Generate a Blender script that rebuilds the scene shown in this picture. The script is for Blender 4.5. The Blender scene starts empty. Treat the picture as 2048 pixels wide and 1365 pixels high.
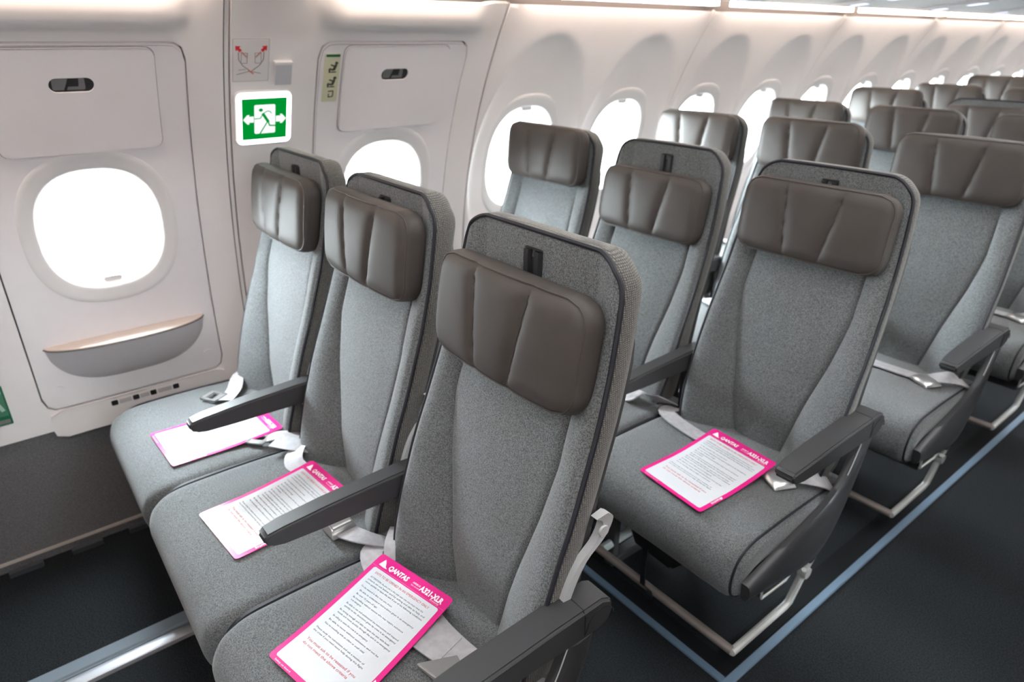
import bpy, bmesh, math, random
from mathutils import Vector, Matrix
random.seed(7)
S = bpy.context.scene
COL = S.collection

# ---------------------------------------------------------------- camera, world, lights, exposure
cd = bpy.data.cameras.new('camera'); cam = bpy.data.objects.new('camera', cd); COL.objects.link(cam)
YAW, PITCH = math.radians(51.7458), math.radians(-24.3765)
fw = Vector((-math.sin(YAW)*math.cos(PITCH), math.cos(YAW)*math.cos(PITCH), math.sin(PITCH)))
rt = Vector((math.cos(YAW), math.sin(YAW), 0)); upv = rt.cross(fw)
rot = Matrix((rt, upv, -fw)).transposed()
cam.matrix_world = Matrix.Translation((0.8148, -0.7099, 1.4549)) @ rot.to_4x4()
cd.sensor_width = 36; cd.lens = 36*1335.49/2048; cd.clip_start = .02; cd.clip_end = 60
cd.dof.use_dof = True; cd.dof.focus_distance = 1.08; cd.dof.aperture_fstop = 4.0
S.camera = cam

w = bpy.data.worlds.new('sky'); S.world = w; w.use_nodes = True
wn, wlk = w.node_tree.nodes, w.node_tree.links
wtc = wn.new('ShaderNodeTexCoord'); wsp = wn.new('ShaderNodeSeparateXYZ'); wrp = wn.new('ShaderNodeValToRGB')   # overcast sky above pale tarmac
wlk.new(wtc.outputs['Generated'], wsp.inputs[0]); wmr = wn.new('ShaderNodeMapRange'); wmr.inputs[1].default_value = -1; wlk.new(wsp.outputs[2], wmr.inputs[0]); wlk.new(wmr.outputs[0], wrp.inputs[0])
wrp.color_ramp.elements[0].position = .49; wrp.color_ramp.elements[0].color = (.10, .105, .105, 1)
wrp.color_ramp.elements[1].position = .51; wrp.color_ramp.elements[1].color = (.87, .96, 1.0, 1)
wlk.new(wrp.outputs[0], wn['Background'].inputs[0])
w.node_tree.nodes['Background'].inputs[1].default_value = 130.0

S.view_settings.view_transform = 'Standard'; S.view_settings.look = 'None'
S.view_settings.gamma = 1.0; S.view_settings.use_curve_mapping = False
S.view_settings.exposure = 0.1
S.cycles.max_bounces = 10; S.cycles.diffuse_bounces = 6; S.cycles.glossy_bounces = 3
S.cycles.sample_clamp_indirect = 6.0
COVE_E, CEIL_E = 20.0, 8.0

# ---------------------------------------------------------------- materials
MATS = {}
def mat(name, col, rough=.5, metal=0., emit=None, es=0., spec=.5, noise=None, bump=None, sheen=0.):
    """noise=(scale, amount) mottles the colour, bump=(scale, strength, distance)"""
    if name in MATS: return MATS[name]
    m = bpy.data.materials.new(name); m.use_nodes = True; nt = m.node_tree
    b = nt.nodes['Principled BSDF']
    c = (*col, 1)
    b.inputs['Base Color'].default_value = c; b.inputs['Roughness'].default_value = rough
    b.inputs['Metallic'].default_value = metal; b.inputs['Specular IOR Level'].default_value = spec
    if sheen: b.inputs['Sheen Weight'].default_value = sheen
    if emit: b.inputs['Emission Color'].default_value = (*emit, 1); b.inputs['Emission Strength'].default_value = es
    if noise or bump: tc = nt.nodes.new('ShaderNodeTexCoord')
    if noise:
        n = nt.nodes.new('ShaderNodeTexNoise'); n.inputs['Scale'].default_value = noise[0]; n.inputs['Detail'].default_value = 3
        nt.links.new(tc.outputs['Object'], n.inputs['Vector'])
        r = nt.nodes.new('ShaderNodeValToRGB'); a = noise[1]
        r.color_ramp.elements[0].position = .35; r.color_ramp.elements[1].position = .65
        r.color_ramp.elements[0].color = (*[max(0, v*(1-a)) for v in col], 1)
        r.color_ramp.elements[1].color = (*[min(1, v*(1+a)) for v in col], 1)
        nt.links.new(n.outputs['Fac'], r.inputs[0]); nt.links.new(r.outputs[0], b.inputs['Base Color'])
    if bump:
        n2 = nt.nodes.new('ShaderNodeTexNoise'); n2.inputs['Scale'].default_value = bump[0]; n2.inputs['Detail'].default_value = 2
        nt.links.new(tc.outputs['Object'], n2.inputs['Vector'])
        bp = nt.nodes.new('ShaderNodeBump'); bp.inputs['Strength'].default_value = bump[1]; bp.inputs['Distance'].default_value = bump[2]
        nt.links.new(n2.outputs['Fac'], bp.inputs['Height']); nt.links.new(bp.outputs[0], b.inputs['Normal'])
    MATS[name] = m; return m

def fabric(name, ca, cb, warm, rib=False):
    m = bpy.data.materials.new(name); m.use_nodes = True; nt = m.node_tree; N = nt.nodes; L = nt.links
    b = N['Principled BSDF']; b.inputs['Roughness'].default_value = .9; b.inputs['Specular IOR Level'].default_value = .2
    b.inputs['Sheen Weight'].default_value = .25
    tc = N.new('ShaderNodeTexCoord')
    n1 = N.new('ShaderNodeTexNoise'); n1.inputs['Scale'].default_value = 420; n1.inputs['Detail'].default_value = 4; n1.inputs['Roughness'].default_value = .7
    L.new(tc.outputs['Object'], n1.inputs['Vector'])
    r = N.new('ShaderNodeValToRGB'); e = r.color_ramp.elements
    e[0].position = .40; e[0].color = (*ca, 1); e[1].position = .60; e[1].color = (*cb, 1)
    L.new(n1.outputs['Fac'], r.inputs[0])
    n2 = N.new('ShaderNodeTexNoise'); n2.inputs['Scale'].default_value = 9; n2.inputs['Detail'].default_value = 3
    L.new(tc.outputs['Object'], n2.inputs['Vector'])
    mx = N.new('ShaderNodeMixRGB'); mx.blend_type = 'MULTIPLY'; mx.inputs[0].default_value = .6
    r2 = N.new('ShaderNodeValToRGB'); r2.color_ramp.elements[0].position = .35; r2.color_ramp.elements[1].position = .65
    r2.color_ramp.elements[0].color = (*warm, 1); r2.color_ramp.elements[1].color = (1, 1, 1, 1)
    L.new(n2.outputs['Fac'], r2.inputs[0]); L.new(r.outputs[0], mx.inputs[1]); L.new(r2.outputs[0], mx.inputs[2])
    L.new(mx.outputs[0], b.inputs['Base Color'])
    h = n1.outputs['Fac']
    if rib:
        wv = N.new('ShaderNodeTexWave'); wv.bands_direction = 'Z'; wv.inputs['Scale'].default_value = 95; wv.inputs['Distortion'].default_value = 1.2
        wv2 = N.new('ShaderNodeTexWave'); wv2.bands_direction = 'Y'; wv2.inputs['Scale'].default_value = 75; wv2.inputs['Distortion'].default_value = 1.2
        L.new(tc.outputs['Object'], wv.inputs['Vector']); L.new(tc.outputs['Object'], wv2.inputs['Vector'])
        ml = N.new('ShaderNodeMath'); ml.operation = 'MULTIPLY'; L.new(wv.outputs['Fac'], ml.inputs[0]); L.new(wv2.outputs['Fac'], ml.inputs[1])
        r3 = N.new('ShaderNodeValToRGB'); r3.color_ramp.elements[0].color = (.62, .62, .66, 1); r3.color_ramp.elements[1].color = (1.5, 1.45, 1.3, 1)
        r3.color_ramp.elements[0].position = .1; r3.color_ramp.elements[1].position = .6
        L.new(ml.outputs[0], r3.inputs[0])
        m3 = N.new('ShaderNodeMixRGB'); m3.blend_type = 'MULTIPLY'; m3.inputs[0].default_value = 1
        L.new(mx.outputs[0], m3.inputs[1]); L.new(r3.outputs[0], m3.inputs[2]); L.new(m3.outputs[0], b.inputs['Base Color'])
        h = ml.outputs[0]
    bp = N.new('ShaderNodeBump'); bp.inputs['Strength'].default_value = .5; bp.inputs['Distance'].default_value = .0012
    L.new(h, bp.inputs['Height']); L.new(bp.outputs[0], b.inputs['Normal'])
    MATS[name] = m; return m

FAB = fabric('grey_heather_fabric', (.060, .0645, .067), (.178, .188, .193), (.90, .86, .83))
FABS = fabric('grey_ribbed_fabric', (.080, .080, .077), (.165, .162, .152), (.92, .91, .88), rib=True)
LEA = mat('taupe_leather', (.052, .044, .039), .54, spec=.36, noise=(14, .06), bump=(900, .25, .0006))
LEAS = mat('taupe_leather_stitch', (.05, .04, .036), .6)
PIP = mat('navy_piping', (.008, .008, .014), .6)
PLA = mat('charcoal_plastic', (.030, .030, .032), .5, bump=(1500, .12, .0004))
PLD = mat('dark_plastic', (.045, .045, .047), .45)
SHR = mat('shroud_plastic', (.038, .038, .041), .36)
BLK = mat('black_plastic', (.012, .012, .013), .4)
PAN = mat('seat_pan_black', (.02, .02, .022), .6)
LGR = mat('light_grey_plastic', (.42, .43, .44), .4)
WEB = mat('grey_webbing', (.40, .39, .405), .40, noise=(60, .10))
CHR = mat('brushed_steel', (.66, .66, .66), .30, .85)
BRZ = mat('bronze_tube', (.50, .43, .39), .42, .6)
WHM = mat('white_metal_tube', (.72, .74, .72), .35, .2)
WAL = mat('sidewall_white', (.89, .855, .85), .5, noise=(5, .015))
HAT = mat('hatch_white', (.875, .845, .86), .5, noise=(5, .015))
RIN = mat('window_trim_white', (.80, .78, .775), .4)
HUL = mat('hull_grey', (.16, .145, .14), .8)
DAD = mat('dado_charcoal', (.125, .12, .122), .6, noise=(300, .25))
CAR = mat('carpet_charcoal', (.014, .0165, .0185), .95, spec=.15, noise=(260, .55), bump=(420, .6, .003))
FLB = mat('floor_band_black', (.007, .008, .009), .9, spec=.15)
STR = mat('floor_strip_blue_grey', (.115, .175, .245), .45)
TRK = mat('track_cover_grey', (.16, .19, .225), .35)
TRK2 = mat('track_metal', (.33, .34, .37), .38, .8)
CEI = mat('ceiling_white', (.78, .81, .83), .5)
PNK = mat('card_magenta', (.70, .012, .22), .3)
CWH = mat('card_white', (.62, .645, .68), .35)
INK = mat('ink_black', (.04, .045, .06), .5)
RED = mat('ink_red', (.55, .04, .06), .5)
CTX = mat('card_text_white', (.85, .83, .86), .4)
GRN = mat('sign_green', (.0, .20, .03), .4)
def emis(name, col, s):
    m = bpy.data.materials.new(name); m.use_nodes = True; nt = m.node_tree
    nt.nodes.remove(nt.nodes['Principled BSDF'])
    e = nt.nodes.new('ShaderNodeEmission'); e.inputs[0].default_value = (*col, 1); e.inputs[1].default_value = s
    nt.links.new(e.outputs[0], nt.nodes['Material Output'].inputs[0]); MATS[name] = m; return m
COV = emis('cove_led_warm', (1, .80, .67), COVE_E)
CEL = emis('ceiling_led', (1, .97, .95), CEIL_E)
PSL = emis('service_panel_led', (.72, .76, 1), 2.2)
SGW = emis('sign_lit_white', (.88, 1, .99), 4.0)
SGS = emis('sign_lit_symbol', (.92, 1, .97), 1.05)
SGG = emis('sign_lit_green', (.0, .27, .03), 1.0)
def glassmat():
    m = bpy.data.materials.new('cabin_window_pane'); m.use_nodes = True; nt = m.node_tree
    nt.nodes.remove(nt.nodes['Principled BSDF'])
    t = nt.nodes.new('ShaderNodeBsdfTransparent'); t.inputs[0].default_value = (.93, .96, .97, 1)
    g = nt.nodes.new('ShaderNodeBsdfGlossy'); g.inputs['Roughness'].default_value = .05
    x = nt.nodes.new('ShaderNodeMixShader'); x.inputs[0].default_value = .05
    nt.links.new(t.outputs[0], x.inputs[1]); nt.links.new(g.outputs[0], x.inputs[2])
    nt.links.new(x.outputs[0], nt.nodes['Material Output'].inputs[0]); return m
GLS = glassmat()

# ---------------------------------------------------------------- mesh helpers
def link(o, parent=None):
    COL.objects.link(o)
    if parent: o.parent = parent
    return o
def tag(o, label=None, cat=None, group=None, kind=None):
    if label: o['label'] = label
    if cat: o['category'] = cat
    if group: o['group'] = group
    if kind: o['kind'] = kind
    return o
def empty(name, loc=(0, 0, 0)):
    o = bpy.data.objects.new(name, None); o.location = loc; o.empty_display_size = .1; return link(o)
class MB:
    def __init__(s): s.v = []; s.f = []; s.m = []
    def add(s, vs, fs, mi=0):
        k = len(s.v); s.v += [tuple(v) for v in vs]
        s.f += [tuple(i+k for i in f) for f in fs]; s.m += [mi]*len(fs); return s
    def grid(s, rows, close=False, mi=0):
        """rows: list of equal-length point lists"""
        n = len(rows[0]); k = len(s.v)
        for r in rows: s.v += [tuple(p) for p in r]
        for i in range(len(rows)-1):
            for j in range(n if close else n-1):
                a, b = k+i*n+j, k+i*n+(j+1) % n
                s.f.append((a, b, b+n, a+n)); s.m.append(mi)
        return s
    def fan(s, pts, mi=0):
        s.add(pts, [tuple(range(len(pts)))], mi); return s
    def tube(s, path, r, n=10, close=False, mi=0, rs=None):
        P = [Vector(p) for p in path]; rings = []; prev = None
        for i, p in enumerate(P):
            if close: t = P[(i+1) % len(P)]-P[i-1]
            else: t = P[min(i+1, len(P)-1)]-P[max(i-1, 0)]
            t.normalize()
            if prev is None:
                a = Vector((0, 0, 1)) if abs(t.z) < .9 else Vector((1, 0, 0))
                u = t.cross(a).normalized()
            else: u = (prev-t*prev.dot(t)).normalized()
            prev = u; v = t.cross(u); rr = rs[i] if rs else r
            rings.append([p+u*rr*math.cos(2*math.pi*k/n)+v*rr*math.sin(2*math.pi*k/n) for k in range(n)])
        if close: rings.append(rings[0])
        s.grid(rings, True, mi)
        if not close: s.fan(list(reversed(rings[0])), mi); s.fan(rings[-1], mi)
        return s
    def box(s, a, b, mi=0):
        x0, y0, z0 = a; x1, y1, z1 = b
        v = [(x0,y0,z0),(x1,y0,z0),(x1,y1,z0),(x0,y1,z0),(x0,y0,z1),(x1,y0,z1),(x1,y1,z1),(x0,y1,z1)]
        return s.add(v, [(3,2,1,0),(4,5,6,7),(0,1,5,4),(1,2,6,5),(2,3,7,6),(3,0,4,7)], mi)
    def ribbon(s, path, sides, hw, th=.003, mi=0):
        """belt webbing: path points, side vectors"""
        rows = []
        for i, p in enumerate(path):
            p = Vector(p); d = Vector(sides[i] if isinstance(sides, list) else sides).normalized()
            t = (Vector(path[min(i+1, len(path)-1)])-Vector(path[max(i-1, 0)])).normalized()
            n = t.cross(d).normalized()*th/2
            rows.append([p-d*hw-n, p+d*hw-n, p+d*hw+n, p-d*hw+n])
        s.grid(rows, True, mi); s.fan(list(reversed(rows[0])), mi); s.fan(rows[-1], mi); return s
    def obj(s, name, mats, parent=None, smooth=35, bevel=None, recalc=True):
        me = bpy.data.meshes.new(name); me.from_pydata(s.v, [], s.f)
        if not isinstance(mats, (list, tuple)): mats = [mats]
        for m in mats: me.materials.append(m)
        for p, mi in zip(me.polygons, s.m): p.material_index = mi
        bm = bmesh.new(); bm.from_mesh(me)
        bmesh.ops.remove_doubles(bm, verts=bm.verts, dist=1e-5)
        if recalc: bmesh.ops.recalc_face_normals(bm, faces=bm.faces)
        if bevel:
            es = [e for e in bm.edges if len(e.link_faces) == 2 and e.calc_face_angle(0) > math.radians(30)]
            bmesh.ops.bevel(bm, geom=es, offset=bevel[0], segments=bevel[1], affect='EDGES', clamp_overlap=True)
        bm.to_mesh(me); bm.free()
        if smooth:
            for p in me.polygons: p.use_smooth = True
            me.set_sharp_from_angle(angle=math.radians(smooth))
        me.update()
        return link(bpy.data.objects.new(name, me), parent)
def interp(x, xs, ys):
    if x <= xs[0]: return ys[0]
    for i in range(len(xs)-1):
        if x <= xs[i+1]: return ys[i]+(ys[i+1]-ys[i])*(x-xs[i])/(xs[i+1]-xs[i])
    return ys[-1]
def smooth(a, b, x):
    t = max(0, min(1, (x-a)/(b-a))); return t*t*(3-2*t)
def prism(pts, x0, x1, mi=0, mb=None):
    """polygon in (y,z) extruded along x"""
    mb = mb or MB(); n = len(pts)
    a = [(x0, p[0], p[1]) for p in pts]; b = [(x1, p[0], p[1]) for p in pts]
    mb.add(a+b, [tuple(reversed(range(n))), tuple(range(n, 2*n))]+[(i, (i+1) % n, n+(i+1) % n, n+i) for i in range(n)], mi); return mb
def catmull(pts, k=6, close=False):
    P = [Vector(p) for p in pts]; out = []; n = len(P)
    for i in range(n if close else n-1):
        p0 = P[(i-1) % n] if close else P[max(i-1, 0)]; p1 = P[i]; p2 = P[(i+1) % n]; p3 = P[(i+2) % n] if close else P[min(i+2, n-1)]
        for j in range(k):
            t = j/k
            out.append(.5*((2*p1)+(p2-p0)*t+(2*p0-5*p1+4*p2-p3)*t*t+(3*p1-p0-3*p2+p3)*t**3))
    if not close: out.append(P[-1])
    return out

# ---------------------------------------------------------------- the cabin shell
AX, ZC, R = .525, .5, 1.9
def W(y, z, off=0., side=-1):
    """point on the curved sidewall at station y and height z, off metres inward"""
    th = math.asin((z-ZC)/R)
    return Vector((AX+side*(R-off)*math.cos(th), y, ZC+(R-off)*math.sin(th)))
def selli(a, b, n=2.5):
    def f(y, z): return (abs(y/a)**n+abs(z/b)**n)**(1/n)-1
    return f
def rrect(hy, hz, r):
    def f(y, z):
        qy, qz = abs(y)-hy+r, abs(z)-hz+r
        return math.hypot(max(qy, 0), max(qz, 0))+min(max(qy, qz), 0)-r
    return f
def ray(f, a, mx=3.):
    lo, hi = 0, mx; c, s = math.cos(a), math.sin(a)
    for _ in range(34):
        m = (lo+hi)/2
        if f(c*m, s*m) < 0: lo = m
        else: hi = m
    return lo
def outline(f, cy, cz, N=96):
    return [(cy+math.cos(2*math.pi*k/N)*(q := ray(f, 2*math.pi*k/N)), cz+math.sin(2*math.pi*k/N)*q) for k in range(N)]
def rect_outline(cy, cz, y0, y1, z0, z1, N=96):
    out = []
    for k in range(N):
        a = 2*math.pi*k/N; c, s = math.cos(a), math.sin(a); t = 9
        if c > 1e-9: t = min(t, (y1-cy)/c)
        if c < -1e-9: t = min(t, (y0-cy)/c)
        if s > 1e-9: t = min(t, (z1-cz)/s)
        if s < -1e-9: t = min(t, (z0-cz)/s)
        out.append((cy+c*t, cz+s*t))
    for (qy, qz) in ((y0, z0), (y0, z1), (y1, z0), (y1, z1)):
        k = round((math.atan2(qz-cz, qy-cy) % (2*math.pi))/(2*math.pi)*N) % N; out[k] = (qy, qz)
    return out
def annulus(mb, inner, outer, K, off, side=-1, fold_in=None, fold_out=None, mi=0, pw=1.):
    rows = []
    if fold_in is not None: rows.append([W(y, z, off(y, z)-fold_in, side) for y, z in inner])
    for k in range(K+1):
        t = (k/K)**pw
        rows.append([W(a[0]+(b[0]-a[0])*t, a[1]+(b[1]-a[1])*t, off(a[0]+(b[0]-a[0])*t, a[1]+(b[1]-a[1])*t), side) for a, b in zip(inner, outer)])
    if fold_out is not None: rows.append([W(y, z, off(y, z)-fold_out, side) for y, z in outer])
    mb.grid(rows, True, mi)
PLANE = None
def WP(y, z, off, side=-1):
    if not PLANE: return W(y, z, off, side)
    cy, cz = PLANE; th = math.asin((cz-ZC)/R)
    return W(cy, cz, off, side)+Vector((-side*math.sin(th), 0, 0))*(z-cz)+Vector((0, y-cy, math.cos(th)*(z-cz)))
def plate(mb, pts, off, th=.0015, side=-1, mi=0):
    """flat-ish plate laid on the wall: outline of (y,z) points"""
    n = len(pts); a = [WP(y, z, off-th, side) for y, z in pts]; b = [WP(y, z, off, side) for y, z in pts]
    mb.add(a+b, [tuple(range(n, 2*n))]+[(i, (i+1) % n, n+(i+1) % n, n+i) for i in range(n)], mi); return mb
def rr_pts(y0, y1, z0, z1, r, k=5):
    out = []
    for cy, cz, a0 in ((y1-r, z1-r, 0), (y0+r, z1-r, 90), (y0+r, z0+r, 180), (y1-r, z0+r, 270)):
        for i in range(k+1):
            a = math.radians(a0+90*i/k); out.append((cy+r*math.cos(a), cz+r*math.sin(a)))
    return out

YF, YB = -3.4, 10.0
# floor
fl = MB().box((AX-1.93, YF, -.05), (AX+1.93, YB, 0)).obj('floor', CAR, smooth=0); tag(fl, 'dark charcoal carpet covering the cabin floor', kind='structure')
# black bands inside the floor strips
t = MB().box((AX-1.80, .433, 0), (.222, .480, .0015)).obj('trim_3', FLB, smooth=0); tag(t, 'black floor band inside the cross floor strip', kind='structure')
t = MB().box((.165, .4805, 0), (.222, YB, .0015)).obj('trim_4', FLB, smooth=0); tag(t, 'black floor band inside the aisle floor strip', kind='structure')
t = MB().box((.226, .409, 0), (.249, YB, .006)).obj('trim_1', STR, bevel=(.002, 2)); tag(t, 'blue grey floor strip running along the aisle', kind='structure')
t = MB().box((AX-1.80, .409, 0), (.2255, .432, .006)).obj('trim_2', STR, bevel=(.002, 2)); tag(t, 'blue grey floor strip running across behind the front row', kind='structure')

# hull behind the lining, with holes at the windows
WZ = 1.01
left_cells = [(-.733-.533*(j+1), -.733-.533*j) for j in range(4, -1, -1)]
door_c = [(-.4775, -.733, -.222), (.390, .132, .648)]
reg_cells = [(.755+.533*k, .755+.533*(k+1)) for k in range(17)]
WIN_R = (.155, .195); WIN_D = (.149, .170); DZ = .972
wl = empty('wall_left'); tag(wl, 'curved white sidewall with windows and two exit hatches', kind='structure')
wr = empty('wall_right'); tag(wr, 'curved white sidewall with windows across the aisle', kind='structure')
def scoop(yc):
    def f(y, z):
        u = (y-yc)/.262; v = (z-.98)/(.485 if z > .98 else .46)
        s = 1-math.hypot(u, v)
        if s <= 0: return 0.
        return -.034*min(1, s/.42)**.62
    return f
def inner_pts(cy, cz, hw, N=96): return outline(selli(*hw), cy, cz, N)
def panel(mb, y0, y1, side, gap0, gap1):
    yc = (y0+y1)/2
    annulus(mb, inner_pts(yc, WZ, (WIN_R[0]+.025, WIN_R[1]+.03)), rect_outline(yc, WZ, y0+gap0, y1-gap1, .385, 1.556), 26, scoop(yc), side, None, None)
    for g, ye, fl_ in ((gap0, y0+gap0, 1), (gap1, y1-gap1, 1)):
        if g: mb.grid([[W(ye, .385+(1.556-.385)*i/30, -.0, side) for i in range(31)], [W(ye, .385+(1.556-.385)*i/30, -.014, side) for i in range(31)]])
    mb.grid([[W(y0+gap0, .385, 0, side), W(y1-gap1, .385, 0, side)], [W(y0+gap0, .385, -.014, side), W(y1-gap1, .385, -.014, side)]])
def hullcell(mb, y0, y1, cy, cz, hw, side):
    annulus(mb, inner_pts(cy, cz, (hw[0]+.03, hw[1]+.03)), rect_outline(cy, cz, y0, y1, -.06, 2.1), 10, lambda y, z: -.055, side)
hb = MB()
for y0, y1 in left_cells+reg_cells: hullcell(hb, y0, y1, (y0+y1)/2, WZ, WIN_R, -1)
hullcell(hb, -.733, -.12, door_c[0][0], DZ, WIN_D, -1); hullcell(hb, -.12, .755, door_c[1][0], DZ, WIN_D, -1)
hb.obj('hull_skin', HUL, wl)
right_cells = [(-3.51+.533*k, -3.51+.533*(k+1)) for k in range(25)]
hb = MB()
for y0, y1 in right_cells: hullcell(hb, y0, y1, (y0+y1)/2, WZ, WIN_R, 1)
hb.obj('hull_skin', HUL, wr)
for i in range(0, 25, 1):
    if i % 2 == 0:
        mb = MB(); panel(mb, *right_cells[i], 1, .002, 0 if i < 24 else .002)
        if i < 24: panel(mb, *right_cells[i+1], 1, 0, .002)
        mb.obj('lining_panel', WAL, wr, smooth=50)
for cells in ([left_cells[0]], left_cells[1:3], left_cells[3:5]):
    mb = MB()
    for j, c in enumerate(cells): panel(mb, *c, -1, .002 if j == 0 else 0, .008 if c is left_cells[4] else (.002 if j == len(cells)-1 else 0))
    mb.obj('lining_panel', WAL, wl, smooth=50)
for i in range(0, 17, 2):
    mb = MB(); cs = reg_cells[i:i+2]
    for j, c in enumerate(cs): panel(mb, *c, -1, .0025 if j == 0 else 0, .0025 if j == len(cs)-1 else 0)
    mb.obj('lining_panel', WAL, wl, smooth=50)

# surrounds of the two exit hatches
def bulge(y0, y1):
    def f(y, z):
        e = min(smooth(y0-.01, y0+.05, y), smooth(y1+.01, y1-.05, y)) if y0 < y < y1 else 0
        zl = 1.468+.02*(1-e)
        return .022*e*smooth(zl, zl+.034, z)*(1-.35*smooth(1.515, 1.56, z))
    return f
DH = (.2535, .497); DCZ = .948
def surround(cy, y0, y1, bf, fy0, fy1):
    mb = MB()
    inn = outline(rrect(DH[0]+.004, DH[1]+.004, .038), cy, DCZ, 160)
    annulus(mb, inn, rect_outline(cy, DCZ, y0, y1, .385, 1.556, 160), 24, bf, -1, .014, .014)
    return mb.obj('hatch_surround', WAL, wl, smooth=40)
surround(door_c[0][0], -.742, -.129, bulge(-1.2, -.215), 0, 1)
surround(door_c[1][0], -.110, .7505, bulge(.135, .683), 1, 1)
mb = MB()
mb.grid([[W(y, .385+1.17*i/40, -.004) for i in range(41)] for y in (-.125, -.114)]); mb.obj('joint_strip', WAL, wl)

# windows -------------------------------------------------------------
def window(name, cy, cz, hw, ring, label, side=-1, base=0., tabtop=True, N=72, shut=False):
    root = empty(name, W(cy, cz, 0, side)); tag(root, label, kind='structure')
    bpy.context.view_layer.update()
    iv = Matrix.Translation(-root.location)
    def put(mb, nm, m, sm=40):
        mb.v = [tuple(iv @ Vector(v)) for v in mb.v]; return mb.obj(nm, m, root, smooth=sm)
    def rowof(a, b, off, dz=0): return [W(y, z, off, side) for y, z in outline(selli(a, b), cy, cz+dz, N)]
    a, b = hw; A, B = ring
    mb = MB(); mb.grid([rowof(A+.003, B+.003, base-.006), rowof(A+.001, B+.001, base+.0005), rowof(A-.003, B-.003, base+.0025), rowof(A-.012, B-.012, base+.002),
                        rowof(a+.014, b+.014, base+.000), rowof(a+.005, b+.005, base-.001), rowof(a, b, base-.005)], True)
    put(mb, 'window_frame', RIN)
    mb = MB(); mb.grid([rowof(a, b, base-.005), rowof(a-.004, b-.005, base-.014), rowof(a-.014, b-.018, base-.030), rowof(a-.022, b-.028, base-.038), rowof(a-.026, b-.032, base-.046), rowof(a+.04, b+.04, base-.060)], True)
    put(mb, 'window_reveal', RIN)
    mb = MB(); o = outline(selli(a-.022, b-.028), cy, cz, N); mb.fan([W(y, z, base-.045, side) for y, z in o]); put(mb, 'closed_blind' if shut else 'window_pane', RIN if shut else GLS, 0)  # shut windows get an added blind to hold back daylight
    zt = cz+(b-.014 if tabtop else -b+.014); mb = MB()
    plate(mb, rr_pts(cy-.024, cy+.024, zt-.008, zt+.008, .0075), base-.016, .016, side); put(mb, 'blind_tab', RIN)
    return root
n = 1
window('window_1', door_c[0][0], DZ, WIN_D, (.190, .217), 'large bright cabin window in the nearer exit hatch', base=.003, tabtop=False)
window('window_2', door_c[1][0], DZ, WIN_D, (.190, .217), 'bright cabin window in the farther exit hatch behind the front row headrests', base=.003, tabtop=False)
ORD = ['first', 'second', 'third', 'fourth', 'fifth', 'sixth', 'seventh', 'eighth', 'ninth', 'tenth', 'eleventh', 'twelfth', 'thirteenth', 'fourteenth', 'fifteenth', 'sixteenth', 'seventeenth']
n = 3
for k, (y0, y1) in enumerate(reg_cells):
    window('window_%d' % n, (y0+y1)/2, WZ, WIN_R, (.192, .240), 'oval cabin window, %s behind the exit hatches' % ORD[k], base=-.031, N=72 if k < 5 else 40); n += 1
for k, (y0, y1) in enumerate(left_cells):  # unseen blinds, closed to keep forward daylight off the front seats
    window('window_%d' % n, (y0+y1)/2, WZ, WIN_R, (.192, .240), 'oval cabin window with blind closed to block daylight ahead of the exit hatches, %s from the front' % ORD[k], base=-.031, N=40, shut=True); n += 1
for k, (y0, y1) in enumerate(right_cells):  # unseen blinds, most of them shut to balance daylight from this side
    window('window_%d' % n, (y0+y1)/2, WZ, WIN_R, (.192, .240), 'oval cabin window with %s blind, set to balance daylight, on the far wall, %s from the front' % ('closed' if k % 3 else 'open', (ORD+['eighteenth', 'nineteenth', 'twentieth', 'twenty first', 'twenty second', 'twenty third', 'twenty fourth', 'twenty fifth'])[k]), side=1, base=-.031, N=40, shut=bool(k % 3)); n += 1

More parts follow.
